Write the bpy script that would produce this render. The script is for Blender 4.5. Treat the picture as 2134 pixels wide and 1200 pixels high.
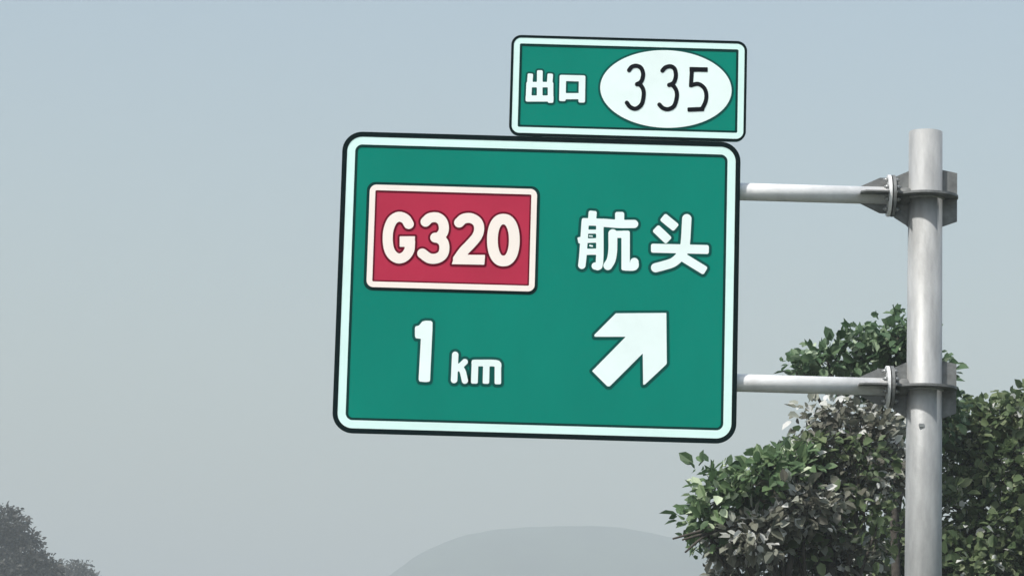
import bpy, bmesh, math, random
import numpy as np
from mathutils import Vector, Matrix, noise

for o in list(bpy.data.objects):
    bpy.data.objects.remove(o)
scene = bpy.context.scene
col = scene.collection
R = math.radians
random.seed(7)
rng = np.random.default_rng(11)

# ------------------------------------------------------------------ camera
IMG_W, IMG_H, FOCAL = 2134.0, 1200.0, 6350.0          # photograph size and focal length in its pixels
CAM = Vector((0.0, 0.0, 1.5))
PITCH, ROLL = R(9.3), R(1.6)
FWD = Vector((0, math.cos(PITCH), math.sin(PITCH)))
_r0, _u0 = Vector((1, 0, 0)), Vector((0, -math.sin(PITCH), math.cos(PITCH)))
RIGHT = _r0 * math.cos(ROLL) + _u0 * math.sin(ROLL)
UP = _u0 * math.cos(ROLL) - _r0 * math.sin(ROLL)
cd = bpy.data.cameras.new('camera')
cam = bpy.data.objects.new('camera', cd)
col.objects.link(cam)
cam.matrix_world = Matrix(((RIGHT.x, UP.x, -FWD.x, CAM.x), (RIGHT.y, UP.y, -FWD.y, CAM.y),
                           (RIGHT.z, UP.z, -FWD.z, CAM.z), (0, 0, 0, 1)))
cd.sensor_width = 36.0
cd.lens = 36.0 * FOCAL / IMG_W
cd.clip_start = 0.2
cd.clip_end = 9000
scene.camera = cam

# ------------------------------------------------------------------ sky, sun, exposure
SUN_EL, SUN_AZ = R(55), R(-138)      # azimuth of the sun from +Y, clockwise seen from above: behind the camera, to its left
wd = bpy.data.worlds.new('World')
scene.world = wd
wd.use_nodes = True
nt = wd.node_tree
bg = nt.nodes['Background']
sky = nt.nodes.new('ShaderNodeTexSky')
sky.sky_type = 'NISHITA'
sky.sun_disc = False
sky.sun_elevation = SUN_EL
sky.sun_rotation = SUN_AZ
sky.air_density = 1.6
sky.dust_density = 3.0
sky.ozone_density = 1.0
nt.links.new(sky.outputs[0], bg.inputs[0])
bg.inputs[1].default_value = 0.150
sl = bpy.data.lights.new('sun', 'SUN')
sl.energy = 4.8
sl.angle = R(2.0)
sl.color = (1.0, 0.965, 0.91)
sun = bpy.data.objects.new('sun', sl)
col.objects.link(sun)
SUN_DIR = Vector((math.sin(SUN_AZ) * math.cos(SUN_EL), math.cos(SUN_AZ) * math.cos(SUN_EL), math.sin(SUN_EL)))
sun.rotation_euler = (-SUN_DIR).to_track_quat('-Z', 'Y').to_euler()
sun.location = (0, 0, 40)
vs = scene.view_settings
vs.view_transform = 'Standard'
vs.look = 'None'
vs.exposure = 0.14
vs.gamma = 1.0
vs.use_curve_mapping = False
scene.render.engine = 'CYCLES'
scene.cycles.use_denoising = True
scene.cycles.volume_bounces = 2
scene.cycles.max_bounces = 8
scene.cycles.transparent_max_bounces = 8


def at(x, y, depth):
    """world point at distance `depth` (along +Y) seen at photograph pixel x, y"""
    d = FWD * FOCAL + RIGHT * (x - IMG_W / 2) - UP * (y - IMG_H / 2)
    return CAM + d * (depth / d.y)


# ------------------------------------------------------------------ materials
def mat(name, color, rough=0.6, metal=0.0, var=0.0, scale=4.0, bump=0.0, bscale=40.0, spec=0.5, coords='Object', stretch=None):
    m = bpy.data.materials.new(name)
    m.use_nodes = True
    n, l = m.node_tree.nodes, m.node_tree.links
    b = n['Principled BSDF']
    b.inputs['Roughness'].default_value = rough
    b.inputs['Metallic'].default_value = metal
    b.inputs['Specular IOR Level'].default_value = spec
    tc = n.new('ShaderNodeTexCoord')
    if var > 0:
        nz = n.new('ShaderNodeTexNoise')
        nz.inputs['Scale'].default_value = scale
        nz.inputs['Detail'].default_value = 6
        nz.inputs['Roughness'].default_value = 0.6
        if stretch:
            mp = n.new('ShaderNodeMapping')
            mp.inputs['Scale'].default_value = stretch
            l.new(tc.outputs[coords], mp.inputs['Vector'])
            l.new(mp.outputs[0], nz.inputs['Vector'])
        else:
            l.new(tc.outputs[coords], nz.inputs['Vector'])
        cr = n.new('ShaderNodeValToRGB')
        cr.color_ramp.elements[0].position = 0.3
        cr.color_ramp.elements[1].position = 0.7
        cr.color_ramp.elements[0].color = [c * (1 - var) for c in color] + [1]
        cr.color_ramp.elements[1].color = [min(1, c * (1 + var)) for c in color] + [1]
        l.new(nz.outputs['Fac'], cr.inputs[0])
        l.new(cr.outputs[0], b.inputs['Base Color'])
    else:
        b.inputs['Base Color'].default_value = list(color) + [1]
    if bump > 0:
        nb = n.new('ShaderNodeTexNoise')
        nb.inputs['Scale'].default_value = bscale
        nb.inputs['Detail'].default_value = 4
        l.new(tc.outputs[coords], nb.inputs['Vector'])
        bp = n.new('ShaderNodeBump')
        bp.inputs['Strength'].default_value = bump
        bp.inputs['Distance'].default_value = 0.02
        l.new(nb.outputs['Fac'], bp.inputs['Height'])
        l.new(bp.outputs[0], b.inputs['Normal'])
    return m


def leaf_mat(name, stops, rough=0.55, transl=0.35):
    """foliage: every leaf carries its own 'tint' value, picked from a ramp of leaf colours"""
    m = bpy.data.materials.new(name)
    m.use_nodes = True
    n, l = m.node_tree.nodes, m.node_tree.links
    b = n['Principled BSDF']
    b.inputs['Roughness'].default_value = rough
    b.inputs['Specular IOR Level'].default_value = 0.4
    at_ = n.new('ShaderNodeAttribute')
    at_.attribute_name = 'tint'
    cr = n.new('ShaderNodeValToRGB')
    els = cr.color_ramp.elements
    els[0].position, els[0].color = stops[0][0], list(stops[0][1]) + [1]
    els[1].position, els[1].color = stops[-1][0], list(stops[-1][1]) + [1]
    for p, c in stops[1:-1]:
        e = els.new(p)
        e.color = list(c) + [1]
    l.new(at_.outputs['Fac'], cr.inputs[0])
    l.new(cr.outputs[0], b.inputs['Base Color'])
    tr = n.new('ShaderNodeBsdfTranslucent')
    l.new(cr.outputs[0], tr.inputs['Color'])
    mx = n.new('ShaderNodeMixShader')
    mx.inputs[0].default_value = transl
    l.new(b.outputs[0], mx.inputs[1])
    l.new(tr.outputs[0], mx.inputs[2])
    l.new(mx.outputs[0], n['Material Output'].inputs['Surface'])
    return m


M = {
    'green': mat('sign_green_sheeting', (0.0, 0.218, 0.162), 0.5, var=0.07, scale=0.9, bump=0.04, bscale=6, spec=0.03, stretch=(1, 1, 0.35)),
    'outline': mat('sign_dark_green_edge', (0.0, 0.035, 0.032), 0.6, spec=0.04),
    'glyph_edge': mat('sign_halo_green_edge', (0.0, 0.078, 0.066), 0.6, spec=0.04),  # dark green for the sharpening-halo rings around the glyphs
    'rim': mat('sign_rim', (0.0, 0.008, 0.009), 0.6, spec=0.04),
    'white': mat('sign_white_sheeting', (0.82, 0.96, 0.95), 0.4, var=0.04, scale=2.5),
    'mint': mat('sign_border_sheeting', (0.70, 0.96, 0.92), 0.4, var=0.04, scale=2.5),
    'cream': mat('sign_cream_sheeting', (0.94, 0.86, 0.80), 0.4, var=0.03, scale=3),
    'red': mat('sign_red_sheeting', (0.45, 0.020, 0.062), 0.5, var=0.06, scale=2.0, spec=0.2),
    'darkred': mat('sign_dark_red_edge', (0.13, 0.001, 0.016), 0.6, spec=0.04),
    'black': mat('sign_black_film', (0.003, 0.004, 0.008), 0.6, spec=0.06),
    'alu': mat('aluminium_back', (0.45, 0.46, 0.47), 0.45, 0.6, var=0.1),
    'steel': mat('galvanised_steel', (0.34, 0.35, 0.35), 0.55, 0.2, var=0.22, scale=5, stretch=(1.6, 1.6, 0.35), bump=0.15, bscale=25),
    'arm': mat('painted_arm_steel', (0.76, 0.77, 0.77), 0.5, 0.1, var=0.14, scale=4, bump=0.1, bscale=25),
    'bracket': mat('shaded_weathered_bracket_steel', (0.15, 0.158, 0.158), 0.6, 0.1, var=0.35, scale=9, bump=0.2, bscale=30),  # steel darkened to carry the shade under the collars; grime mottles it
    'bolt': mat('bolt_steel', (0.35, 0.36, 0.36), 0.4, 0.7),
    'bark': mat('bark', (0.055, 0.048, 0.04), 0.9, var=0.35, scale=8, bump=0.6, bscale=20),
    'ground': mat('roadside_ground', (0.035, 0.045, 0.022), 0.95, var=0.4, scale=0.3),
    'asphalt': mat('asphalt', (0.055, 0.055, 0.055), 0.9, var=0.2, scale=3, bump=0.4, bscale=60),
    'paint': mat('road_paint', (0.75, 0.75, 0.72), 0.7, var=0.12, scale=5),
    'kerb': mat('kerb_concrete', (0.35, 0.35, 0.33), 0.9, var=0.15, scale=3),
    'hill': mat('wooded_hill', (0.05, 0.075, 0.045), 0.95, var=0.4, scale=0.02),
}
M['leaf_green'] = leaf_mat('leaves_green', [(0, (0.026, 0.056, 0.025)), (0.45, (0.082, 0.152, 0.072)), (0.8, (0.163, 0.242, 0.129)), (1, (0.504, 0.608, 0.443))])
M['leaf_bush'] = leaf_mat('leaves_bush', [(0, (0.035, 0.068, 0.032)), (0.5, (0.104, 0.180, 0.079)), (0.85, (0.186, 0.272, 0.129)), (1, (0.622, 0.718, 0.515))])
M['leaf_dry'] = leaf_mat('leaves_dry', [(0, (0.044, 0.043, 0.032)), (0.35, (0.127, 0.125, 0.097)), (0.68, (0.201, 0.211, 0.165)), (0.84, (0.370, 0.390, 0.329)), (1, (0.750, 0.760, 0.740))])
M['leaf_olive'] = leaf_mat('leaves_olive', [(0, (0.033, 0.056, 0.023)), (0.4, (0.089, 0.137, 0.061)), (0.75, (0.163, 0.211, 0.100)), (0.93, (0.267, 0.312, 0.186)), (1, (0.750, 0.760, 0.729))])
M['leaf_far'] = leaf_mat('leaves_far', [(0, (0.022, 0.024, 0.021)), (0.5, (0.045, 0.048, 0.042)), (1, (0.085, 0.088, 0.08))])


# ------------------------------------------------------------------ helpers
def link(name, me, m, parent=None):
    o = bpy.data.objects.new(name, me)
    col.objects.link(o)
    if m is not None and not me.materials:
        me.materials.append(m)
    if parent is not None:
        o.parent = parent
    return o


def empty(name, loc):
    o = bpy.data.objects.new(name, None)
    col.objects.link(o)
    o.location = loc
    o.empty_display_size = 0.3
    return o


def tag(o, label=None, cat=None, group=None, kind=None):
    if label: o['label'] = label
    if cat: o['category'] = cat
    if group: o['group'] = group
    if kind: o['kind'] = kind
    return o


def bm_mesh(name, bm):
    me = bpy.data.meshes.new(name)
    bm.normal_update()
    bm.to_mesh(me)
    bm.free()
    return me


def tube(bm, pts, radii, seg=12, cap=True):
    rings = []
    n = len(pts)
    prev = None
    for i, p in enumerate(pts):
        p = Vector(p)
        t = (Vector(pts[min(i + 1, n - 1)]) - Vector(pts[max(i - 1, 0)])).normalized()
        if prev is None:
            a = t.orthogonal().normalized()
        else:
            a = (prev - t * prev.dot(t)).normalized()
        prev = a
        b = t.cross(a)
        rings.append([bm.verts.new(p + (a * math.cos(2 * math.pi * k / seg) + b * math.sin(2 * math.pi * k / seg)) * radii[i]) for k in range(seg)])
    for i in range(n - 1):
        for k in range(seg):
            f = bm.faces.new((rings[i][k], rings[i][(k + 1) % seg], rings[i + 1][(k + 1) % seg], rings[i + 1][k]))
            f.smooth = True
    if cap:
        bm.faces.new(list(reversed(rings[0])))
        bm.faces.new(rings[-1])
    return bm


def plate(bm, poly, axis, centre, thick, bevel=0.0):
    """solid plate: 2D outline `poly` in the plane across `axis`, thickness along it"""
    def P(a, b, c):
        v = {'x': (c, a, b), 'y': (a, c, b), 'z': (a, b, c)}[axis]
        return Vector(v) + Vector(centre)
    lo = [bm.verts.new(P(a, b, -thick / 2)) for a, b in poly]
    hi = [bm.verts.new(P(a, b, thick / 2)) for a, b in poly]
    fs = [bm.faces.new(lo), bm.faces.new(hi)]
    k = len(poly)
    for i in range(k):
        fs.append(bm.faces.new((lo[i], lo[(i + 1) % k], hi[(i + 1) % k], hi[i])))
    bmesh.ops.recalc_face_normals(bm, faces=fs)
    if bevel > 0:
        es = {e for f in fs for e in f.edges}
        bmesh.ops.bevel(bm, geom=list(es), offset=bevel, segments=2, affect='EDGES', profile=0.6)
    return bm


# ------------------------------------------------------------------ setting
def sheet(name, x0, x1, y0, y1, z, m, nx=1, ny=1):
    bm = bmesh.new()
    vs_ = [[bm.verts.new((x0 + (x1 - x0) * i / nx, y0 + (y1 - y0) * j / ny, z)) for i in range(nx + 1)] for j in range(ny + 1)]
    for j in range(ny):
        for i in range(nx):
            bm.faces.new((vs_[j][i], vs_[j][i + 1], vs_[j + 1][i + 1], vs_[j + 1][i]))
    o = link(name, bm_mesh(name, bm), m)
    return o


tag(sheet('ground', -2600, 2600, -800, 3600, 0.0, M['ground']), 'grassy flat ground on both sides of the road', kind='structure')
tag(sheet('road', -9.2, 1.9, -300, 1200, 0.004, M['asphalt']), 'dark asphalt carriageway running under the sign', kind='structure')
for nm, x0, x1 in (('edge_line', 1.45, 1.6), ('edge_line', -8.6, -8.45)):
    tag(sheet(nm, x0, x1, -300, 1200, 0.008, M['paint']), 'white solid edge line painted on the asphalt', kind='structure')
bm = bmesh.new()
for k in range(30):
    y = -60 + k * 15
    vs_ = [bm.verts.new(c) for c in ((-2.1, y, 0.008), (-1.95, y, 0.008), (-1.95, y + 6, 0.008), (-2.1, y + 6, 0.008))]
    bm.faces.new(vs_)
tag(link('lane_marking', bm_mesh('lane_marking', bm), M['paint']), 'white dashed lane marking painted on the asphalt', kind='structure')
bm = bmesh.new()
plate(bm, [(1.92, 0), (2.1, 0), (2.1, 0.13), (2.0, 0.13), (1.92, 0.11)], 'y', (0, 300, 0), 900)
tag(link('kerb', bm_mesh('kerb', bm), M['kerb']), 'pale concrete kerb along the road edge', kind='structure')

# far hill: profile along x read off the skyline, rounded in depth
HD = 2450.0
prof_px = [(560, 1420), (680, 1330), (760, 1250), (820, 1198), (880, 1150), (940, 1127), (1010, 1113), (1100, 1104), (1200, 1101), (1300, 1108), (1400, 1125), (1500, 1136), (1620, 1138), (1760, 1142), (1900, 1150), (2100, 1190), (2400, 1280), (2800, 1420)]
px_, pz_ = [], []
for (x, y) in prof_px:
    p = at(x, y, HD)
    px_.append(p.x); pz_.append(max(0, p.z))
xs_ = np.linspace(px_[0], px_[-1], 400)
pz_ = np.convolve(np.pad(np.interp(xs_, px_, pz_), 12, mode='edge'), np.ones(25) / 25, 'valid')
px_ = xs_
nx, ny = 220, 40
hv, hf = [], []
for j in range(ny + 1):
    t = -1 + 2 * j / ny
    for i in range(nx + 1):
        x = px_[0] + (px_[-1] - px_[0]) * i / nx
        h = float(np.interp(x, px_, pz_)) * max(0.0, 1 - abs(t) ** 2.2)
        h *= min(1, i / 6, (nx - i) / 6)
        h += (noise.noise(Vector((x * 0.012, t * 6, 1.3))) * 2.5 + noise.noise(Vector((x * 0.05, t * 20, 4.1))) * 1.0) * (h > 5)
        hv.append((x, HD + t * 480, max(h, 0) - 0.6))
for j in range(ny):
    for i in range(nx):
        a = j * (nx + 1) + i
        hf.append((a, a + 1, a + nx + 2, a + nx + 1))
me = bpy.data.meshes.new('hill')
me.from_pydata(hv, [], hf)
for p in me.polygons: p.use_smooth = True
tag(link('hill', me, M['hill']), 'low rounded hill fading into the haze behind the sign', kind='structure')

# the hazy air
bm = bmesh.new()
bmesh.ops.create_cube(bm, size=1.0)
for v in bm.verts:
    v.co = Vector((v.co.x * 5600, 1400 + v.co.y * 4700, 129 + v.co.z * 260))
hz = link('haze', bm_mesh('haze', bm), None)
hm = bpy.data.materials.new('haze_air')
hm.use_nodes = True
n = hm.node_tree.nodes
n.remove(n['Principled BSDF'])
pv = n.new('ShaderNodeVolumePrincipled')
pv.inputs['Color'].default_value = (0.62, 0.672, 0.70, 1)
pv.inputs['Density'].default_value = 0.0008
pv.inputs['Anisotropy'].default_value = 0.0
hm.node_tree.links.new(pv.outputs[0], n['Material Output'].inputs['Volume'])
hz.data.materials.append(hm)
tag(hz, 'pale grey haze hanging in the air', kind='stuff')

# ------------------------------------------------------------------ the sign: flat lettering and outlines
YS = 30.5                                    # distance of the sign face
ppm = FOCAL / (YS / math.cos(PITCH))         # photograph pixels per metre at the sign


def loops_to_mesh(name, loops, y_front, thick, root):
    """closed 2D loops (world x, z; holes by even-odd) -> solid of `thick` whose front is at y_front; vertices relative to root"""
    cu = bpy.data.curves.new(name, 'CURVE')
    cu.dimensions = '2D'
    cu.fill_mode = 'BOTH'
    cu.extrude = thick / 2
    for lp in loops:
        sp = cu.splines.new('POLY')
        sp.points.add(len(lp) - 1)
        sp.points.foreach_set('co', [c for (x, z) in lp for c in (x - root.x, z - root.z, 0, 1)])
        sp.use_cyclic_u = True
    tmp = bpy.data.objects.new(name, cu)
    col.objects.link(tmp)
    me = bpy.data.meshes.new_from_object(tmp, depsgraph=bpy.context.evaluated_depsgraph_get())
    bpy.data.objects.remove(tmp)
    bpy.data.curves.remove(cu)
    me.name = name
    me.transform(Matrix(((1, 0, 0, 0), (0, 0, -1, y_front + thick / 2 - root.y), (0, 1, 0, 0), (0, 0, 0, 1))))
    me.materials.clear()
    return me


def sdf_shape(strokes, polys):
    """distance to a set of round-ended strokes [(points, width)] and polygons, sampled on a grid in metres"""
    allp = np.array([p for s, w in strokes for p in s] + [p for q in polys for p in q])
    wmax = max([w for s, w in strokes] + [0.0])
    lo = allp.min(0) - wmax / 2 - 0.06
    hi = allp.max(0) + wmax / 2 + 0.06
    st = 0.007
    gx = np.arange(lo[0], hi[0], st); gz = np.arange(lo[1], hi[1], st)
    X, Z = np.meshgrid(gx, gz)
    D = np.full(X.shape, 9.0)

    def seg(a, b):
        ax, az = a; bx, bz = b
        dx, dz = bx - ax, bz - az
        L = dx * dx + dz * dz + 1e-12
        t = np.clip(((X - ax) * dx + (Z - az) * dz) / L, 0, 1)
        return np.hypot(X - ax - t * dx, Z - az - t * dz)
    for s, w in strokes:
        if len(s) == 2:                                   # straight stroke: bar with softly rounded corners
            (ax, az), (bx, bz) = s
            L = math.hypot(bx - ax, bz - az) + 1e-9
            ux, uz = (bx - ax) / L, (bz - az) / L
            px, pz = X - (ax + bx) / 2, Z - (az + bz) / 2
            r = 0.22 * w
            qx = np.abs(px * ux + pz * uz) - (L / 2 + w * 0.47 - r)
            qz = np.abs(-px * uz + pz * ux) - (w / 2 - r)
            D = np.minimum(D, np.hypot(np.maximum(qx, 0), np.maximum(qz, 0)) + np.minimum(np.maximum(qx, qz), 0) - r)
            continue
        pts = [np.array(p) for p in s]
        ext = [2 * pts[0] - pts[1]] + pts + [2 * pts[-1] - pts[-2]]
        sm = []
        for k in range(len(pts) - 1):                     # bent stroke: smooth curve through its points
            p0, p1, p2, p3 = ext[k:k + 4]
            for t in np.linspace(0, 1, 5)[:-1]:
                sm.append(0.5 * (2 * p1 + (p2 - p0) * t + (2 * p0 - 5 * p1 + 4 * p2 - p3) * t * t + (3 * p1 - p0 - 3 * p2 + p3) * t ** 3))
        sm.append(pts[-1])
        for a, b in zip(sm[:-1], sm[1:]):
            D = np.minimum(D, seg(a, b) - w / 2)
    for q in polys:
        d = np.full(X.shape, 9.0); ins = np.zeros(X.shape, bool)
        for a, b in zip(q, q[1:] + q[:1]):
            d = np.minimum(d, seg(a, b))
            c = ((a[1] > Z) != (b[1] > Z))
            xi = (b[0] - a[0]) * (Z - a[1]) / ((b[1] - a[1]) if abs(b[1] - a[1]) > 1e-9 else 1e-9) + a[0]
            ins ^= c & (X < xi)
        D = np.minimum(D, np.where(ins, -d, d))
    return gx, gz, D


def contours(gx, gz, D, level):
    V = D - level
    V[V == 0] = 1e-9
    segs = {}
    H, W = V.shape

    def pt(k):
        (j, i, d) = k
        j2, i2 = (j, i + 1) if d == 0 else (j + 1, i)
        a, b = V[j, i], V[j2, i2]
        t = a / (a - b)
        return (gx[i] + (gx[i2] - gx[i]) * t, gz[j] + (gz[j2] - gz[j]) * t)
    s = V < 0
    mixed = (s[:-1, :-1].astype(int) + s[:-1, 1:] + s[1:, :-1] + s[1:, 1:])
    js, is_ = np.where((mixed > 0) & (mixed < 4))
    adj = {}

    def add(a, b):
        adj.setdefault(a, []).append(b); adj.setdefault(b, []).append(a)
    for j, i in zip(js.tolist(), is_.tolist()):
        b, r, t, l = (j, i, 0), (j, i + 1, 1), (j + 1, i, 0), (j, i, 1)
        c = [s[j, i], s[j, i + 1], s[j + 1, i + 1], s[j + 1, i]]
        ed = [e for e, (p, q) in zip((b, r, t, l), ((c[0], c[1]), (c[1], c[2]), (c[2], c[3]), (c[3], c[0]))) if p != q]
        if len(ed) == 2:
            add(*ed)
        else:
            if c[0]:
                add(b, l); add(r, t)
            else:
                add(b, r); add(t, l)
    out, seen = [], set()
    for k0 in adj:
        if k0 in seen: continue
        lp, k, pr = [], k0, None
        while k not in seen:
            seen.add(k); lp.append(pt(k))
            nxt = [q for q in adj[k] if q != pr and q not in seen]
            pr = k
            if not nxt: break
            k = nxt[0]
        if len(lp) > 6:
            keep = []
            for q in range(len(lp)):                     # drop points on straight runs
                a, b, c = lp[q - 1], lp[q], lp[(q + 1) % len(lp)]
                if abs((b[0] - a[0]) * (c[1] - a[1]) - (b[1] - a[1]) * (c[0] - a[0])) > 2e-8:
                    keep.append(b)
            out.append(keep if len(keep) > 3 else lp)
    return out


def rrect(x0, x1, z0, z1, r, seg=10):
    pts = []
    for cx, cz, a0 in ((x1 - r, z1 - r, 0), (x0 + r, z1 - r, 90), (x0 + r, z0 + r, 180), (x1 - r, z0 + r, 270)):
        for k in range(seg + 1):
            a = R(a0 + 90 * k / seg)
            pts.append((cx + r * math.cos(a), cz + r * math.sin(a)))
    return pts


pole_top = at(1930, 276, YS + 0.16)
pole_ref = at(1927, 640, YS + 0.16)
ROOT = Vector((pole_ref.x, YS + 0.16, 0.0))
sign = empty('highway_sign', ROOT)
tag(sign, 'green and white expressway exit sign held by two arms on a tall grey pole', 'road sign')


def flat(name, loops, m, proud, thick, parent, label=None):
    o = link(name, loops_to_mesh(name, loops, YS - proud, thick, ROOT), m, parent)
    if label: o['label'] = label
    return o


def rect_of(tl, tr, bl, br):
    a, b, c, d = (at(*p, YS) for p in (tl, tr, bl, br))
    return (a.x + c.x) / 2, (b.x + d.x) / 2, (c.z + d.z) / 2, (a.z + b.z) / 2


def panel(name, rect, r, rim, white, line, m_face, m_line, base, label, m_rim='rim', m_white='mint'):
    x0, x1, z0, z1 = rect
    p = flat(name, [rrect(x0, x1, z0, z1, r)], M[m_face], base, 0.05 if base == 0 else base - 0.0005, sign, label)

    def ring(nm, a, b, m, proud):
        ra = max(r - a, 0.012); rb = max(r - b, 0.010)
        flat(nm, [rrect(x0 + a, x1 - a, z0 + a, z1 - a, ra), rrect(x0 + b, x1 - b, z0 + b, z1 - b, rb)], M[m], base + proud, proud - 0.0006, p)
    if rim: ring('halo_rim', -0.004, rim, m_rim, 0.009)  # edge strip blackened to imitate a sharpening halo
    ring('border', rim, rim + white, m_white, 0.006)
    ring('border_outline', rim + white, rim + white + line, m_line, 0.004)  # added dark line, imitates the halo inside the border
    return p


MAIN = rect_of((714, 275), (1546, 298), (694, 902), (1530, 922))
EXIT = rect_of((1068, 75), (1558.7, 87), (1060, 283), (1551, 293))
ROUTE = rect_of((770, 386), (1119.5, 394), (764.6, 599), (1114, 607.4))
main_panel = panel('main_panel', MAIN, 0.20, 0.046, 0.082, 0.026, 'green', 'outline', 0.0, 'large green panel with white rounded border')
exit_panel = panel('exit_panel', EXIT, 0.10, 0.022, 0.062, 0.024, 'green', 'outline', 0.0, 'small green exit number panel above the large one')
route_plate = panel('route_plate', ROUTE, 0.07, 0.0, 0.058, 0.016, 'red', 'darkred', 0.012, 'red route number plate with white border', m_white='cream')
x0, x1, z0, z1 = ROUTE
flat('route_plate_outline', [rrect(x0 - 0.03, x1 + 0.03, z0 - 0.03, z1 + 0.03, 0.09)], M['outline'], 0.003, 0.0025, main_panel)  # added dark halo strip around the red plate


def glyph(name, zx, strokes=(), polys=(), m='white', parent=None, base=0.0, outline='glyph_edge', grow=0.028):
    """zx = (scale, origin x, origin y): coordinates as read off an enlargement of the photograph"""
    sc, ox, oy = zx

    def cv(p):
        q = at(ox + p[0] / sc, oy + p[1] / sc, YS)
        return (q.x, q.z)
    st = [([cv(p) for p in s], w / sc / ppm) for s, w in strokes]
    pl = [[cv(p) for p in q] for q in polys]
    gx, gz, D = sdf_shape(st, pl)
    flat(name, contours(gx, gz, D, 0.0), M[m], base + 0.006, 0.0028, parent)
    if outline:  # added ring imitating a dark sharpening halo, not print on the sign
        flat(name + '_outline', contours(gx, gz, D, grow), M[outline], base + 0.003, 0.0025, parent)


Z1, Z2, Z3, Z4, Z5 = (3.952, 1040, 60), (3.3333, 680, 260), (4.0, 1140, 400), (3.871, 680, 620), (3.871, 1140, 620)
# exit panel
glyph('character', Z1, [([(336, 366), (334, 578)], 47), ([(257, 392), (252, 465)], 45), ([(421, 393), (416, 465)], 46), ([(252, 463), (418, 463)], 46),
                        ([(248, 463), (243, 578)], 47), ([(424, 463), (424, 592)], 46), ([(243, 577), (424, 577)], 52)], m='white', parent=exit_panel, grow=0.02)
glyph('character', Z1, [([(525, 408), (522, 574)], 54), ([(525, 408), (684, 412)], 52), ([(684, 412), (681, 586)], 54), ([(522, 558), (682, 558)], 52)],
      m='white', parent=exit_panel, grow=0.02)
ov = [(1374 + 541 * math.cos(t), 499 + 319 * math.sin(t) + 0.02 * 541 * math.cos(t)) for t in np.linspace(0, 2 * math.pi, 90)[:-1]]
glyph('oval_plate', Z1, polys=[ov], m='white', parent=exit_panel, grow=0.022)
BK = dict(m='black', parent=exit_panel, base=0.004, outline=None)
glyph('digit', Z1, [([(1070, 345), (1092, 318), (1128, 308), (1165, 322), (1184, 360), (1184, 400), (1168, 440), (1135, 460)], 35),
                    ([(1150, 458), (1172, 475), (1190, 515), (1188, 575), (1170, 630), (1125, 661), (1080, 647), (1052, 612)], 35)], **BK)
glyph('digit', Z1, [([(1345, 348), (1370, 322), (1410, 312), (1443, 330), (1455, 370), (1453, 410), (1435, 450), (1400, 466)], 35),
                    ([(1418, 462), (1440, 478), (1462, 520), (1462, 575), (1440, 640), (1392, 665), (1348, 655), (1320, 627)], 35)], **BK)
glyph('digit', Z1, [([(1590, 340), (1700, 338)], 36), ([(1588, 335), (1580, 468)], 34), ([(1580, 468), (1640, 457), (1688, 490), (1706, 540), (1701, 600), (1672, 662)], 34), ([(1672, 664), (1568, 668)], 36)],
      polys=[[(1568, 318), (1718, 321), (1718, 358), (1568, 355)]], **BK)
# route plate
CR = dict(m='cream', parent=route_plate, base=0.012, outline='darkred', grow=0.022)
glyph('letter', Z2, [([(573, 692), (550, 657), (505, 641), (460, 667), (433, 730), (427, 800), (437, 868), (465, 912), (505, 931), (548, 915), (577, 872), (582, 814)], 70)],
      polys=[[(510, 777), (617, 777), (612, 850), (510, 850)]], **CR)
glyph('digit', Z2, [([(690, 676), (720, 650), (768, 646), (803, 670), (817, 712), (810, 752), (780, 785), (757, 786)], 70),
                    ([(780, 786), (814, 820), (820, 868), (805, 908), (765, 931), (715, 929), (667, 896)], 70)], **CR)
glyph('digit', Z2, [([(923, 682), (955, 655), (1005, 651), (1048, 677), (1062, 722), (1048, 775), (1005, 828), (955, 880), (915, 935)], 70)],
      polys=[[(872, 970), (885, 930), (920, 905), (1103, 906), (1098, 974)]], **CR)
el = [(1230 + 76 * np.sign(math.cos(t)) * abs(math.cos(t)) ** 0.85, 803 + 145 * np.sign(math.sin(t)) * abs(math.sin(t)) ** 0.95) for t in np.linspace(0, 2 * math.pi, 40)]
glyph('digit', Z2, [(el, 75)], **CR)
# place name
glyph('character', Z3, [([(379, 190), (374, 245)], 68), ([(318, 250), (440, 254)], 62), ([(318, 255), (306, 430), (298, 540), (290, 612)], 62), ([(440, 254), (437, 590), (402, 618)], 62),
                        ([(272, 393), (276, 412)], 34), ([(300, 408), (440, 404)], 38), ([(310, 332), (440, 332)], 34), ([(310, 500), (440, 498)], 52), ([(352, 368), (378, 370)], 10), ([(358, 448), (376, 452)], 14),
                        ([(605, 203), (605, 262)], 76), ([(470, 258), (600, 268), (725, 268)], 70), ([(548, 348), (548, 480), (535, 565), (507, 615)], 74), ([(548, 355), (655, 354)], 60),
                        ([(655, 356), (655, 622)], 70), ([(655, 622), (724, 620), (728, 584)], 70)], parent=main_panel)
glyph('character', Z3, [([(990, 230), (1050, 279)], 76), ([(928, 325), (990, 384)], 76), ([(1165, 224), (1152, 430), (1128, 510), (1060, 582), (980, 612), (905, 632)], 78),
                        ([(902, 470), (1313, 480)], 76), ([(1150, 555), (1292, 642)], 74)], parent=main_panel)
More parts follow.
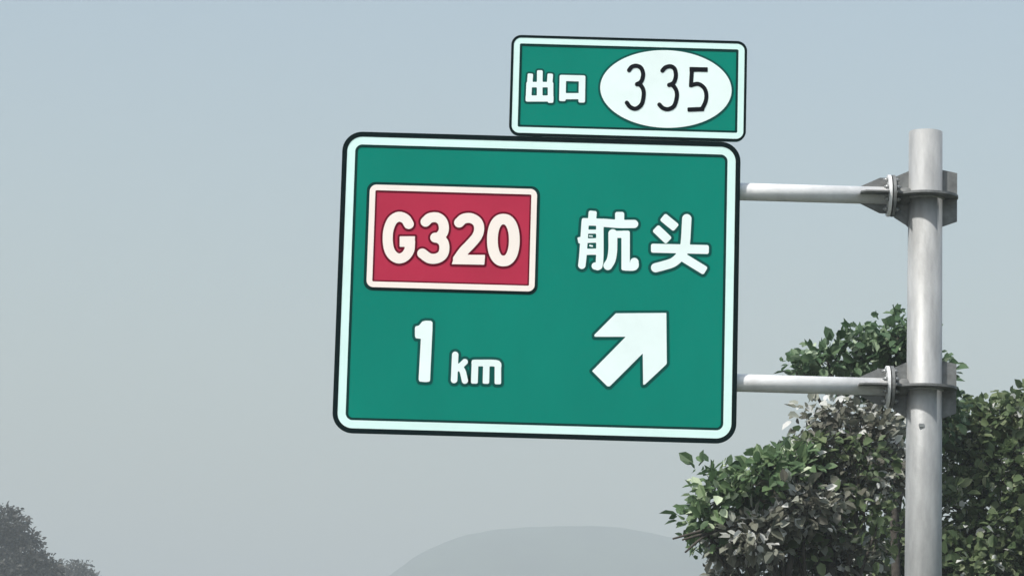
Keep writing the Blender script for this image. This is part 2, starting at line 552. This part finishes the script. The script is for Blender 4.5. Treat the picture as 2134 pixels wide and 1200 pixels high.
# distance and arrow
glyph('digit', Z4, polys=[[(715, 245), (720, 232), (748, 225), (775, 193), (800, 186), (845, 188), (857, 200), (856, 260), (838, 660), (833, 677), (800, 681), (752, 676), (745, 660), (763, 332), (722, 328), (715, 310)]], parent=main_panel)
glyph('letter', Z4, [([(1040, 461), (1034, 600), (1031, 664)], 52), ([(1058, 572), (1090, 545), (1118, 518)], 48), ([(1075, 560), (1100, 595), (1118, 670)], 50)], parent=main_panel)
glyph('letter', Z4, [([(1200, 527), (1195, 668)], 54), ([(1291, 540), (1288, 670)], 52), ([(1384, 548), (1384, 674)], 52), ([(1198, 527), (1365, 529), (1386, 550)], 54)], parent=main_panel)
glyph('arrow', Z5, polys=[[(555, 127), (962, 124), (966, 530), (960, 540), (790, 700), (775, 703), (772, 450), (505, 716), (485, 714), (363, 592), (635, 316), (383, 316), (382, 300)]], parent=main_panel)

# ------------------------------------------------------------------ the sign: pole, arms, brackets, back
PR = 36.0 / ppm
bm = bmesh.new()
tube(bm, [(0, 0, 0), (0, 0, pole_top.z)], [PR * 1.12, PR * 0.98], 48)
pole = link('pole', bm_mesh('pole', bm), M['steel'], sign)
bm = bmesh.new()
tube(bm, [(0, 0, pole_top.z - 0.01), (0, 0, pole_top.z + 0.003)], [PR * 0.96, PR * 0.95], 48)
link('cap', bm_mesh('cap', bm), M['steel'], pole)
bm = bmesh.new()
tube(bm, [(0, 0, 0), (0, 0, 0.04)], [PR * 2.2, PR * 2.2], 32)
link('base_plate', bm_mesh('base_plate', bm), M['steel'], pole)
bm = bmesh.new()
plate(bm, rrect(-0.028, 0.028, -0.018, 0.018, 0.01, 4), 'y', (-0.05, -PR * 1.03, at(1910, 886, YS).z), 0.012)
link('tag_plate', bm_mesh('tag_plate', bm), M['bolt'], pole)


def circ(cx, cz, r, n=40):
    return [(cx + r * math.cos(2 * math.pi * k / n), cz + r * math.sin(2 * math.pi * k / n)) for k in range(n)]


def rel(x, y):
    p = at(x, y, YS + 0.16)
    return p.x - ROOT.x, p.z


xe = rel(1790, 404)[0]         # left tip of the bracket
xf = rel(1856, 404)[0]         # flange joint
AR = 18.5 / ppm
bolt_me = None
for ya in (404, 802):
    za = rel(1700, ya)[1]
    arm_bm = tube(bmesh.new(), [(rel(1240, ya)[0], 0, za), (xf - 0.04, 0, za)], [AR, AR], 32)
    arm = link('arm', bm_mesh('arm', arm_bm), M['arm'], sign)
    # end flange of the arm with its stiffening fins
    bm = bmesh.new()
    plate(bm, circ(0, za, 0.215), 'x', (xf - 0.022, 0, 0), 0.030)
    link('flange', bm_mesh('flange', bm), M['arm'], arm)
    for s in (1, -1):
        bm = bmesh.new()
        plate(bm, [(xe, za + s * AR * 0.92), (xf - 0.04, za + s * AR * 0.92), (xf - 0.04, za + s * 0.185), (xf - 0.11, za + s * 0.185)], 'y', (0, 0, 0), 0.016)
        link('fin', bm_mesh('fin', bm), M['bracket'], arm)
        bm = bmesh.new()
        plate(bm, [(xe, s * AR * 0.92), (xf - 0.04, s * AR * 0.92), (xf - 0.04, s * 0.26), (xe + 0.05, s * 0.25), (xe, s * 0.2)], 'z', (0, 0, za), 0.016)
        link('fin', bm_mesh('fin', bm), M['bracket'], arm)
    # bracket on the pole: mating flange, stub pipe, collar plate round the pole, gussets above and below it
    bm = bmesh.new()
    tube(bm, [(xf + 0.035, 0, za), (-PR * 0.6, 0, za)], [AR * 1.0, AR * 1.0], 32)
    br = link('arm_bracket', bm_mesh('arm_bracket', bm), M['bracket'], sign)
    bm = bmesh.new()
    plate(bm, circ(0, za, 0.215), 'x', (xf + 0.022, 0, 0), 0.030)
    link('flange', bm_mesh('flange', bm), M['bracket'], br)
    bm = bmesh.new()
    rc = 0.335
    ang = [R(a) for a in np.linspace(-140, 140, 40)]
    plate(bm, [(rc * math.cos(a), rc * math.sin(a)) for a in ang] + [(xf + 0.038, 0.30), (xf + 0.038, -0.30)], 'z', (0, 0, za - 0.004), 0.024)
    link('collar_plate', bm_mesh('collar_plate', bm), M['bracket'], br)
    g = [((xf + 0.038, 0.02), (-PR * 0.95, 0.02), (-PR * 0.95, 0.265), (xf + 0.038, 0.195)),
         ((xf + 0.038, -0.02), (-PR * 0.95, -0.02), (-PR * 0.95, -0.33), (-PR * 1.12, -0.30), (xf + 0.038, -0.225)),
         ((PR * 0.95, 0.02), (0.325, 0.02), (0.325, 0.255), (PR * 0.95, 0.285)),
         ((PR * 0.95, -0.02), (0.325, -0.02), (0.325, -0.25), (PR * 0.95, -0.31))]
    for gp in g:
        bm = bmesh.new()
        plate(bm, [(a, za + b) for a, b in gp], 'y', (0, 0, 0), 0.020)
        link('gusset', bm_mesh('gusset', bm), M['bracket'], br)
    for dz in (0.012, -0.022):
        bm = bmesh.new()
        tube(bm, [(0, 0, za + dz - 0.012), (0, 0, za + dz), (0, 0, za + dz + 0.012)], [PR * 1.06, PR * 1.14, PR * 1.06], 40)
        link('weld_bead', bm_mesh('weld_bead', bm), M['steel'], br)
    for k in range(8):
        a = R(22.5 + 45 * k)
        if bolt_me is None:
            bb = bmesh.new()
            tube(bb, [(-0.085, 0, 0), (0.085, 0, 0)], [0.012, 0.012], 8)
            tube(bb, [(-0.07, 0, 0), (-0.04, 0, 0)], [0.022, 0.022], 6)
            tube(bb, [(0.04, 0, 0), (0.07, 0, 0)], [0.022, 0.022], 6)
            bolt_me = bm_mesh('bolt', bb)
        b = link('bolt', bolt_me, M['bolt'], br)
        b.location = (xf, 0.165 * math.cos(a), za + 0.165 * math.sin(a))

# back of the panels: uprights and clamps carry them on the arms
for xp in (800, 1110, 1420):
    a0, a1 = rel(xp, 880)[1], rel(xp, 320 if xp < 1060 else 110)[1]
    bm = bmesh.new()
    w = 0.05
    plate(bm, [(-w, 0), (w, 0), (w, 0.012), (0.012, 0.012), (0.012, 0.05), (-0.012, 0.05), (-0.012, 0.012), (-w, 0.012)], 'z', (rel(xp, 600)[0], -0.16 + 0.052, (a0 + a1) / 2), a1 - a0)
    link('stiffener', bm_mesh('stiffener', bm), M['alu'], sign)

# ------------------------------------------------------------------ trees
LEAF = np.array([(0, 0, 0), (-0.30, 0.28, 0.05), (-0.27, 0.68, 0.03), (0, 1.0, -0.16), (0.27, 0.68, 0.03), (0.30, 0.28, 0.06)], float)
LEAF_F = np.array([(0, 3, 2, 1), (0, 5, 4, 3)])


def leaf_frames(n, centre_dirs):
    """random leaf frames: lying roughly outward, drooping, faces turned mostly to the sky"""
    d = centre_dirs + rng.normal(0, 0.75, (n, 3)) + np.array([0, 0, -0.15])
    d /= np.linalg.norm(d, axis=1)[:, None] + 1e-9
    nrm = rng.normal(0, 0.55, (n, 3)) + np.array(SUN_DIR) * 1.0
    nrm -= d * (nrm * d).sum(1)[:, None]
    nrm /= np.linalg.norm(nrm, axis=1)[:, None] + 1e-9
    s = np.cross(d, nrm)
    return s, d, nrm


def leaves_mesh(name, pos, dirs, size, tint):
    n = len(pos)
    s, d, nn = leaf_frames(n, dirs)
    L = LEAF[None, :, :] * size[:, None, None]
    v = pos[:, None, :] + L[:, :, 0:1] * s[:, None, :] + L[:, :, 1:2] * d[:, None, :] + L[:, :, 2:3] * nn[:, None, :]
    v = v.reshape(-1, 3)
    f = (LEAF_F[None] + (np.arange(n) * 6)[:, None, None]).reshape(-1, 4)
    me = bpy.data.meshes.new(name)
    me.vertices.add(len(v)); me.vertices.foreach_set('co', v.ravel())
    me.loops.add(f.size); me.loops.foreach_set('vertex_index', f.ravel().astype(np.int32))
    me.polygons.add(len(f))
    me.polygons.foreach_set('loop_start', np.arange(0, f.size, 4, dtype=np.int32))
    a = me.attributes.new('tint', 'FLOAT', 'FACE')
    a.data.foreach_set('value', np.repeat(tint, 2).astype(np.float32))
    me.update(); me.validate()
    return me


def single_leaf(tint):
    me = bpy.data.meshes.new('leaf')
    me.from_pydata([tuple(v) for v in LEAF], [], [tuple(int(i) for i in q) for q in LEAF_F])
    a = me.attributes.new('tint', 'FLOAT', 'FACE')
    for q in a.data: q.value = tint
    return me


def tree(name, label, depth, blobs, trunk_px, m, leaf, cat='tree', n_leaf_obj=0, group=None, clump=14, dens=1.0, bright=0.0, limb_r=0.03, trunk_r=0.14, pale=0.04):
    """blobs: (px, py, rx px, ry px, depth offset m). The crown fills these lobes with clumps of leaves on twigs."""
    k = FOCAL / depth * math.cos(PITCH)
    base = at(trunk_px, 1200, depth); base.z = 0.0
    root = empty(name, base)
    tag(root, label, cat, group)
    B = []
    for (x, y, rx, ry, dy) in blobs:
        c = at(x, y, depth + dy)
        B.append((np.array(c - base), max(rx / k - leaf * 0.75, rx / k * 0.5), max(ry / k - leaf * 0.6, ry / k * 0.5)))
    # trunk up to the top lobe, limbs to every lobe
    topb = max(B, key=lambda b: b[0][2])[0]
    bm = bmesh.new()
    tp = [Vector((0, 0, -0.1))]
    for q in range(1, 7):
        t = q / 6
        tp.append(Vector((topb[0] * t ** 1.5 + random.uniform(-.06, .06), topb[1] * t ** 1.5, topb[2] * t)))
    tube(bm, tp, [trunk_r * (1 - 0.85 * i / 6) for i in range(7)], 10)
    tr = link('trunk', bm_mesh('trunk', bm), M['bark'], root)
    for (c, rx, rz) in B:
        z0 = min(max(0.35 * c[2], c[2] - 2.2), topb[2] * 0.8)
        t = z0 / topb[2]
        s0 = Vector((topb[0] * t ** 1.5, topb[1] * t ** 1.5, z0))
        e = Vector(c)
        mid = s0.lerp(e, 0.55) + Vector((random.uniform(-.15, .15), random.uniform(-.15, .15), -0.12))
        bm = bmesh.new()
        tube(bm, [s0, mid, e, e + (e - mid) * 0.12], [limb_r * 1.6, limb_r, limb_r * 0.6, limb_r * 0.25], 7)
        link('branch', bm_mesh('branch', bm), M['bark'], tr)
    P, Dr, S, T = [], [], [], []
    twigs = bmesh.new()
    for bi, (c, rx, rz) in enumerate(B):
        rad = np.array([rx, 0.5 * (rx + rz) * 1.0, rz])
        nc = int(dens * (70 * (rad[0] * rad[2]) / (leaf * leaf) / 14) / clump * 8) + 6
        u = rng.normal(0, 1, (nc, 3)); u /= np.linalg.norm(u, axis=1)[:, None]
        rr = rng.uniform(0.35, 1.0, nc) ** 0.55
        rr *= 1 + 0.16 * np.array([noise.noise(Vector((q * 2.3 + bi * 5.1))) if False else noise.noise(Vector((q[0] * 2.3 + bi * 5.1, q[1] * 2.3, q[2] * 2.3))) for q in u]) * 2
        cc = c + u * rad * rr[:, None]
        shade = rng.normal(0, 0.17, nc)
        for q in range(nc):
            nl = max(4, int(rng.normal(clump, clump * 0.35)))
            off = np.clip(rng.normal(0, 1, (nl, 3)), -1.5, 1.5) * leaf * np.array([1.15, 1.15, 0.8])
            P.append(cc[q] + off)
            dd = off / (np.linalg.norm(off, axis=1)[:, None] + 1e-6) * 0.7 + u[q] * 0.6
            Dr.append(dd)
            S.append(np.clip(rng.normal(leaf, leaf * 0.28, nl), leaf * 0.45, leaf * 1.8))
            T.append(np.clip(0.42 + bright + shade[q] + rng.normal(0, 0.17, nl) + (rng.random(nl) < pale) * 0.55, 0, 1))
            if q % 3 == 0 or rr[q] > 0.85:
                a = Vector(c + u[q] * rad * rr[q] * 0.45); e = Vector(cc[q] + u[q] * leaf * 0.7)
                mm = a.lerp(e, 0.5) + Vector((0, 0, -0.05))
                tube(twigs, [a, mm, e], [limb_r * 0.4, limb_r * 0.28, limb_r * 0.12], 4, cap=False)
    P = np.concatenate(P); Dr = np.concatenate(Dr); S = np.concatenate(S); T = np.concatenate(T)
    crown = link('crown', leaves_mesh('crown', P, Dr, S, T), m, root)
    crown['kind'] = 'stuff'
    tag(link('twigs', bm_mesh('twigs', twigs), M['bark'], tr), kind='stuff')
    if n_leaf_obj:
        # the largest leaves nearest to the road, picked apart one by one
        order = np.argsort(P[:, 1] - 0.6 * rng.random(len(P)))[: n_leaf_obj * 4]
        pick = rng.choice(order, n_leaf_obj, replace=False)
        metas = [single_leaf(t) for t in (0.3, 0.5, 0.68, 0.85, 0.98)]
        for mm_ in metas: mm_.materials.append(m)
        s, d, nn = leaf_frames(n_leaf_obj, Dr[pick])
        for q, pi in enumerate(pick):
            o = link('leaf', metas[int(rng.choice(5, p=[.22, .3, .26, .15, .07]))], m, crown)
            z = leaf * float(rng.uniform(1.1, 1.7))
            p = P[pi] + np.array([0, -0.08, 0.02])
            o.matrix_local = Matrix(((s[q][0] * z, d[q][0] * z, nn[q][0] * z, p[0]), (s[q][1] * z, d[q][1] * z, nn[q][1] * z, p[1]), (s[q][2] * z, d[q][2] * z, nn[q][2] * z, p[2]), (0, 0, 0, 1)))
    return root


tree('broadleaf_tree', 'tallest dark green tree directly behind the pole, topping the lower arm', 45.5,
     [(1872, 705, 58, 66, 0), (1800, 735, 70, 52, 0.1), (1725, 755, 52, 34, 0), (1672, 768, 26, 20, 0), (1940, 770, 40, 34, .3), (1830, 800, 120, 40, .4), (1930, 860, 80, 60, .8)],
     1870, M['leaf_green'], 0.145, n_leaf_obj=90, dens=1.4, bright=0.09)
tree('dry_shrub', 'brownish grey half withered shrub with pale leaves under the lower arm', 43.0,
     [(1720, 870, 62, 46, 0), (1790, 900, 80, 60, .2), (1700, 960, 50, 55, 0), (1760, 1010, 100, 80, 0), (1670, 1050, 76, 56, -.9), (1580, 1120, 66, 56, -.9), (1520, 1150, 34, 40, -.6), (1700, 1150, 130, 80, 0), (1540, 1190, 46, 44, 0), (1840, 960, 60, 80, .2)],
     1740, M['leaf_dry'], 0.145, cat='shrub', n_leaf_obj=110, dens=1.5, bright=0.14, pale=0.09)
shrub = tree('leafy_shrub', 'fresh green leafy shrub below the right end of the sign panel', 42.2,
     [(1610, 1000, 66, 56, 0), (1655, 970, 50, 40, .2), (1560, 1015, 48, 50, 0), (1505, 1045, 46, 46, 0), (1462, 1090, 26, 26, 0), (1490, 1125, 20, 22, .1), (1490, 1000, 22, 22, 0), (1590, 1050, 60, 30, .2)],
     1620, M['leaf_bush'], 0.155, cat='shrub', n_leaf_obj=90, dens=1.4, bright=0.13)
kk = shrub.location
for pts in ([(1520, 1090), (1470, 1103), (1402, 1122)], [(1510, 1098), (1465, 1112), (1422, 1124)], [(1510, 1095), (1462, 1120), (1428, 1150)]):
    bm = bmesh.new()
    tube(bm, [at(x, y, 42.0 - 0.1 * q) - kk for q, (x, y) in enumerate(pts)], [0.028, 0.022, 0.014], 6)
    link('branch', bm_mesh('branch', bm), M['bark'], shrub)
# a few green shoots of its own among the dry leaves
tree('leafy_shrub', 'thin green shoots growing through the withered shrub left of the pole', 42.6,
     [(1790, 960, 70, 60, 0), (1730, 1060, 70, 60, 0), (1830, 1090, 60, 80, 0), (1660, 1130, 60, 60, 0), (1700, 930, 40, 40, 0)],
     1780, M['leaf_olive'], 0.14, cat='shrub', dens=0.28, bright=0.12)
tree('broadleaf_tree', 'olive green tree at the right edge of the picture behind the pole', 47.0,
     [(2100, 870, 90, 58, 0), (2030, 890, 60, 50, 0), (2160, 850, 70, 46, .2), (2000, 950, 60, 70, 0), (2090, 990, 100, 80, -.2), (2170, 960, 80, 100, 0), (2010, 1080, 80, 80, -.2), (2120, 1110, 100, 90, -.3), (1900, 1130, 90, 90, 0), (1830, 1170, 80, 60, -.2), (2050, 1190, 150, 60, -.4)],
     2090, M['leaf_olive'], 0.15, n_leaf_obj=110, dens=1.6, bright=0.14)
tree('distant_tree', 'hazy grey tree at the lower left corner of the picture', 300.0,
     [(18, 1096, 44, 40, 0), (-24, 1150, 70, 70, 0), (52, 1150, 44, 46, 0), (86, 1190, 46, 40, 0), (20, 1215, 90, 60, 0)],
     0, M['leaf_far'], 0.42, clump=16, dens=1.6, limb_r=0.07, trunk_r=0.25, bright=0.05)
tree('distant_tree', 'paler small hazy treetop peeking up right of the lower left tree', 420.0,
     [(150, 1192, 36, 24, 0), (172, 1215, 44, 40, 0), (120, 1225, 50, 40, 0)],
     160, M['leaf_far'], 0.45, clump=14, dens=0.9, limb_r=0.09, trunk_r=0.25, bright=0.1)
